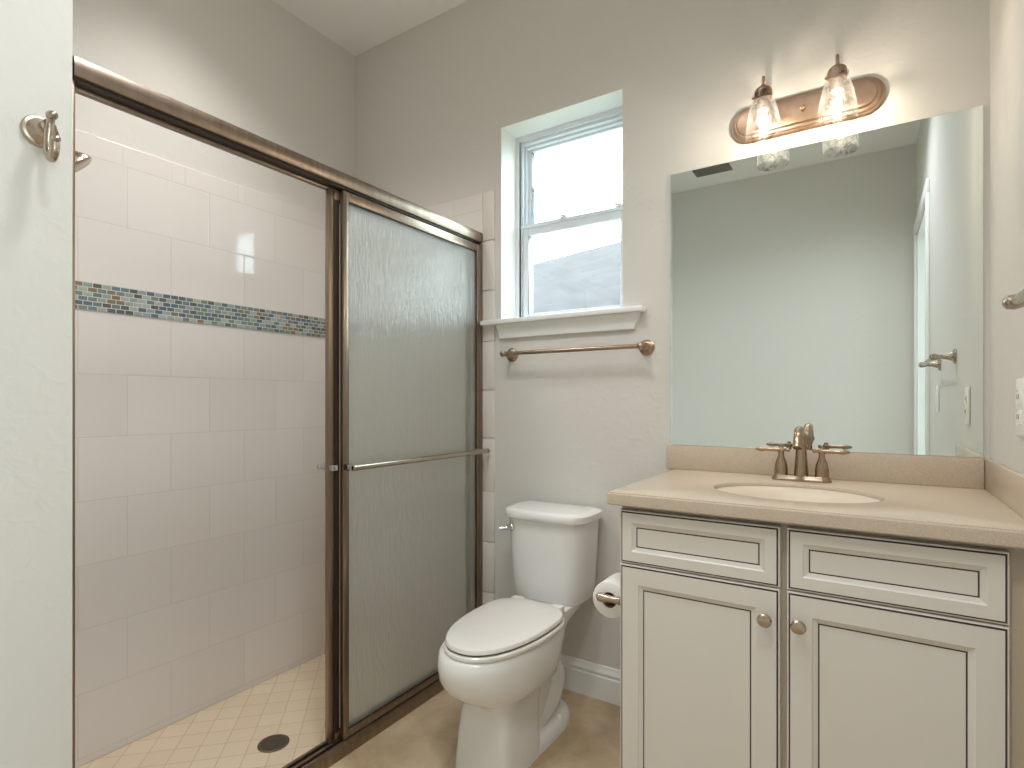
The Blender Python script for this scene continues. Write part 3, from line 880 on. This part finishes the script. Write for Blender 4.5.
# ------------------------------------------------------------------ vanity light
LX, LZ = -.163, 1.913
vl = root('vanity_light', (LX, YB, LZ), 'bronze two-light fixture with clear glass shades above the mirror', 'wall light')
def stad_y(hl, hh, y, n=56):
    out = []
    for i in range(n):
        a = 2 * PI * i / n
        out.append((LX + (hl - hh) * (1 if math.cos(a) >= 0 else -1) + hh * math.cos(a), y, LZ + .010 + hh * math.sin(a)))
    return out
b = MB()
b.loft([stad_y(.203, .055, YB - .0005), stad_y(.203, .055, YB - .006), stad_y(.200, .052, YB - .010), stad_y(.195, .049, YB - .011), stad_y(.192, .046, YB - .017), stad_y(.188, .042, YB - .019), stad_y(.185, .039, YB - .019), stad_y(.181, .035, YB - .025), stad_y(.177, .032, YB - .026)])
b.build('backplate', M['sconce_metal'], vl)
b = MB(); b.lathe([(.007, 0), (.008, .004), (.0075, .012), (.004, .016), (0, .0165)], (LX, YB - .025, LZ + .010), (0, -1, 0), 16)
b.build('finial', M['sconce_metal'], vl)
for x in (-.2575, -.072):
    LY = 1.745
    b = MB()
    b.lathe([(.019, 0), (.018, .005), (.011, .009), (0, .010)], (x, YB - .025, LZ + .008), (0, -1, 0), 20)
    b.tube(catmull([(x, YB - .03, LZ + .008), (x, YB - .050, LZ + .022), (x, YB - .064, LZ + .062), (x, YB - .078, LZ + .094), (x, YB - .096, LZ + .098), (x, LY, LZ + .084), (x, LY, LZ + .055)], 6), .0042, 12)
    b.build('arm', M['sconce_metal'], vl)
    b = MB(); b.lathe([(.006, .070), (.009, .065), (.016, .062), (.0215, .057), (.0235, .050), (.0240, .030), (.0230, .028), (.0, .028)], (x, LY, LZ), n=28)
    b.lathe([(.016, .028), (.016, -.004), (.012, -.006), (0, -.006)], (x, LY, LZ), n=20)
    for k in range(3):
        a = 2 * PI * k / 3 - .9
        b.lathe([(.0035, 0), (.0035, .006), (.0, .0065)], (x + .0238 * math.cos(a), LY + .0238 * math.sin(a), LZ + .038), (math.cos(a), math.sin(a), 0), 10)
    b.build('socket_cup', M['sconce_metal'], vl)
    b = MB()
    pr = [(.0266, .048), (.0279, .044), (.0269, .032), (.0292, .023), (.0350, .008), (.0402, -.012), (.0443, -.034), (.0469, -.057), (.0474, -.075), (.0468, -.087), (.0463, -.091)]
    b.lathe(pr, (x, LY, LZ), n=48, cap0=False, cap1=False)
    o = b.build('glass_shade', M['shade'], vl, smooth=80, label='clear glass shade, mottled tint standing in for caustics')
    b = MB(); b.lathe([(.0125, -.002), (.0125, -.014), (.014, -.020), (.022, -.034), (.027, -.050), (.0275, -.062), (.023, -.076), (.013, -.086), (0, -.089)], (x, LY, LZ), n=24, cap0=False)
    bl = b.build('bulb', M['bulb_glass'], vl, smooth=80)
    b = MB()
    for k in range(6):
        a = 2 * PI * k / 6
        b.tube([(x + .007 * math.cos(a), LY + .007 * math.sin(a), LZ - .026), (x + .010 * math.cos(a + .25), LY + .010 * math.sin(a + .25), LZ - .048)], .0016, 6)
    b.build('filament', M['filament'], bl, label='glowing warm filament')
    pl = bpy.data.lights.new('bulb_light', 'POINT'); pl.energy = BULB_W; pl.color = (1.0, .88, .72); pl.shadow_soft_size = .004
    po = bpy.data.objects.new('bulb_light', pl); COL.objects.link(po); po.parent = bl; po.location = Vector((x, LY, LZ - .038)) - Vector((LX, YB, LZ))

# ------------------------------------------------------------------ recessed ceiling downlights (unseen above the frame, added to even out the lighting)
for dx_, dy_, wt, lab in ((-1.66, .98, SHOWER_W, 'small recessed ceiling downlight lamp over the shower, added out of view'), (-.78, .72, ROOM_W, 'small recessed ceiling downlight lamp in front of the toilet, added out of view'), (-.16, .32, ROOM_W, 'small recessed ceiling downlight lamp in front of the vanity, added out of view')):
    dg = root('fill_downlight', (dx_, dy_, ZC), lab, 'added ceiling light', 'unseen downlights added to the ceiling')
    b = MB(); b.lathe([(.088, 0), (.088, -.004), (.080, -.007), (.068, -.004), (.064, 0)], (dx_, dy_, ZC - .0003), n=40, cap0=False, cap1=False)
    b.build('trim_ring', M['trim'], dg)
    b = MB(); b.lathe([(.0655, -.0005), (.0655, -.003), (0, -.0035)], (dx_, dy_, ZC), n=40, cap0=False)
    b.build('lens', M['fill'], dg)
    sl = bpy.data.lights.new('fill_beam', 'SPOT'); sl.energy = wt; sl.color = (1.0, .97, .93) if wt == SHOWER_W else (.94, .97, 1.0); sl.spot_size = math.radians(118 if wt == SHOWER_W else 150); sl.spot_blend = 1.0; sl.shadow_soft_size = .12
    so = bpy.data.objects.new('fill_beam', sl); COL.objects.link(so); so.parent = dg; so.location = (0, 0, -.07)

# ------------------------------------------------------------------ toilet paper holder and roll
PX, PY, PZ = -.577, 1.352, .551
th = root('toilet_paper_holder', (VX0, PY, PZ), 'nickel toilet paper holder on the side of the vanity', 'paper holder')
for y in (PY, PY + .136):
    b = MB(); b.lathe([(.024, 0), (.024, .004), (.018, .009), (.011, .014), (.0085, .030), (.0090, .052), (.011, .058), (.0125, .066), (.011, .076), (.006, .081), (0, .082)], (VX0 - .0005, y, PZ), (-1, 0, 0), 22)
    b.build('post', M['nickel'], th)
b = MB(); b.tube([(PX, PY + .008, PZ), (PX, PY + .128, PZ)], .0070, 14)
b.build('roller', M['nickel'], th)
tr = root('toilet_paper_roll', (PX, PY + .018, PZ - .010), 'white toilet paper roll on the vanity side holder', 'toilet paper')
b = MB()
ya, yb_ = .0, .100
pr = [(.0205, ya + .001), (.0215, ya), (.045, ya), (.0472, ya + .0015), (.048, ya + .004), (.048, yb_ - .004), (.0465, yb_), (.0215, yb_), (.0205, yb_ - .001)]
b.lathe(pr + [pr[0]], (PX, PY + .018, PZ - .0105), (0, 1, 0), 48, False, False)
b.build('paper', M['paper'], tr)
b = MB(); b.lathe([(.0203, .001), (.0203, .099), (.0192, .099), (.0192, .001), (.0203, .001)], (PX, PY + .018, PZ - .0105), (0, 1, 0), 32, False, False)
b.build('core', M['cardboard'], tr)

# ------------------------------------------------------------------ outlet and switch on the right wall
def plate(name, yc, zc, label, cat, sw):
    r = root(name, (XR, yc, zc), label, cat)
    b = MB(); b.box(XR - .006, XR - .0003, yc - .036, yc + .036, zc - .058, zc + .058, .0025)
    b.build('cover_plate', M['plastic'], r)
    if sw:
        b = MB(); b.box(XR - .009, XR - .005, yc - .017, yc + .017, zc - .034, zc + .034, .002)
        b.build('rocker', M['plastic'], r)
    else:
        for dz in (-.02, .02):
            b = MB(); b.box(XR - .0085, XR - .005, yc - .017, yc + .017, zc + dz - .0145, zc + dz + .0145, .004)
            rc = b.build('socket', M['plastic'], r)
            b = MB(); b.box(XR - .009, XR - .0084, yc - .008, yc - .0055, zc + dz - .004, zc + dz + .006).box(XR - .009, XR - .0084, yc + .0055, yc + .008, zc + dz - .004, zc + dz + .006)
            b.build('slot', M['black'], rc)
plate('wall_outlet', 1.484, 1.054, 'white duplex outlet on the right wall near the counter', 'outlet', False)
plate('light_switch', .60, 1.08, 'white light switch by the doorway, reflected in the mirror', 'light switch', True)

# ------------------------------------------------------------------ ceiling vent (seen in the mirror)
vc = (-.95, -.46)
cv = root('ceiling_vent', (vc[0], vc[1], ZC), 'grey ceiling vent reflected at the top of the mirror', 'vent')
b = MB()
hw, hh = .125, .065
for x0, x1, y0, y1 in ((-hw, hw, -hh, -hh + .015), (-hw, hw, hh - .015, hh), (-hw, -hw + .015, -hh, hh), (hw - .015, hw, -hh, hh)):
    b.box(vc[0] + x0, vc[0] + x1, vc[1] + y0, vc[1] + y1, ZC - .010, ZC - .0003, .002)
b.build('vent_frame', M['vent'], cv)
b = MB()
for i in range(7):
    y = vc[1] - hh + .020 + i * .0150
    b.loft([[(vc[0] - hw + .014, y, ZC - .009), (vc[0] - hw + .014, y + .002, ZC - .009), (vc[0] - hw + .014, y + .011, ZC - .002), (vc[0] - hw + .014, y + .009, ZC - .002)],
            [(vc[0] + hw - .014, y, ZC - .009), (vc[0] + hw - .014, y + .002, ZC - .009), (vc[0] + hw - .014, y + .011, ZC - .002), (vc[0] + hw - .014, y + .009, ZC - .002)]])
b.build('vent_slats', M['vent'], cv, smooth=0)
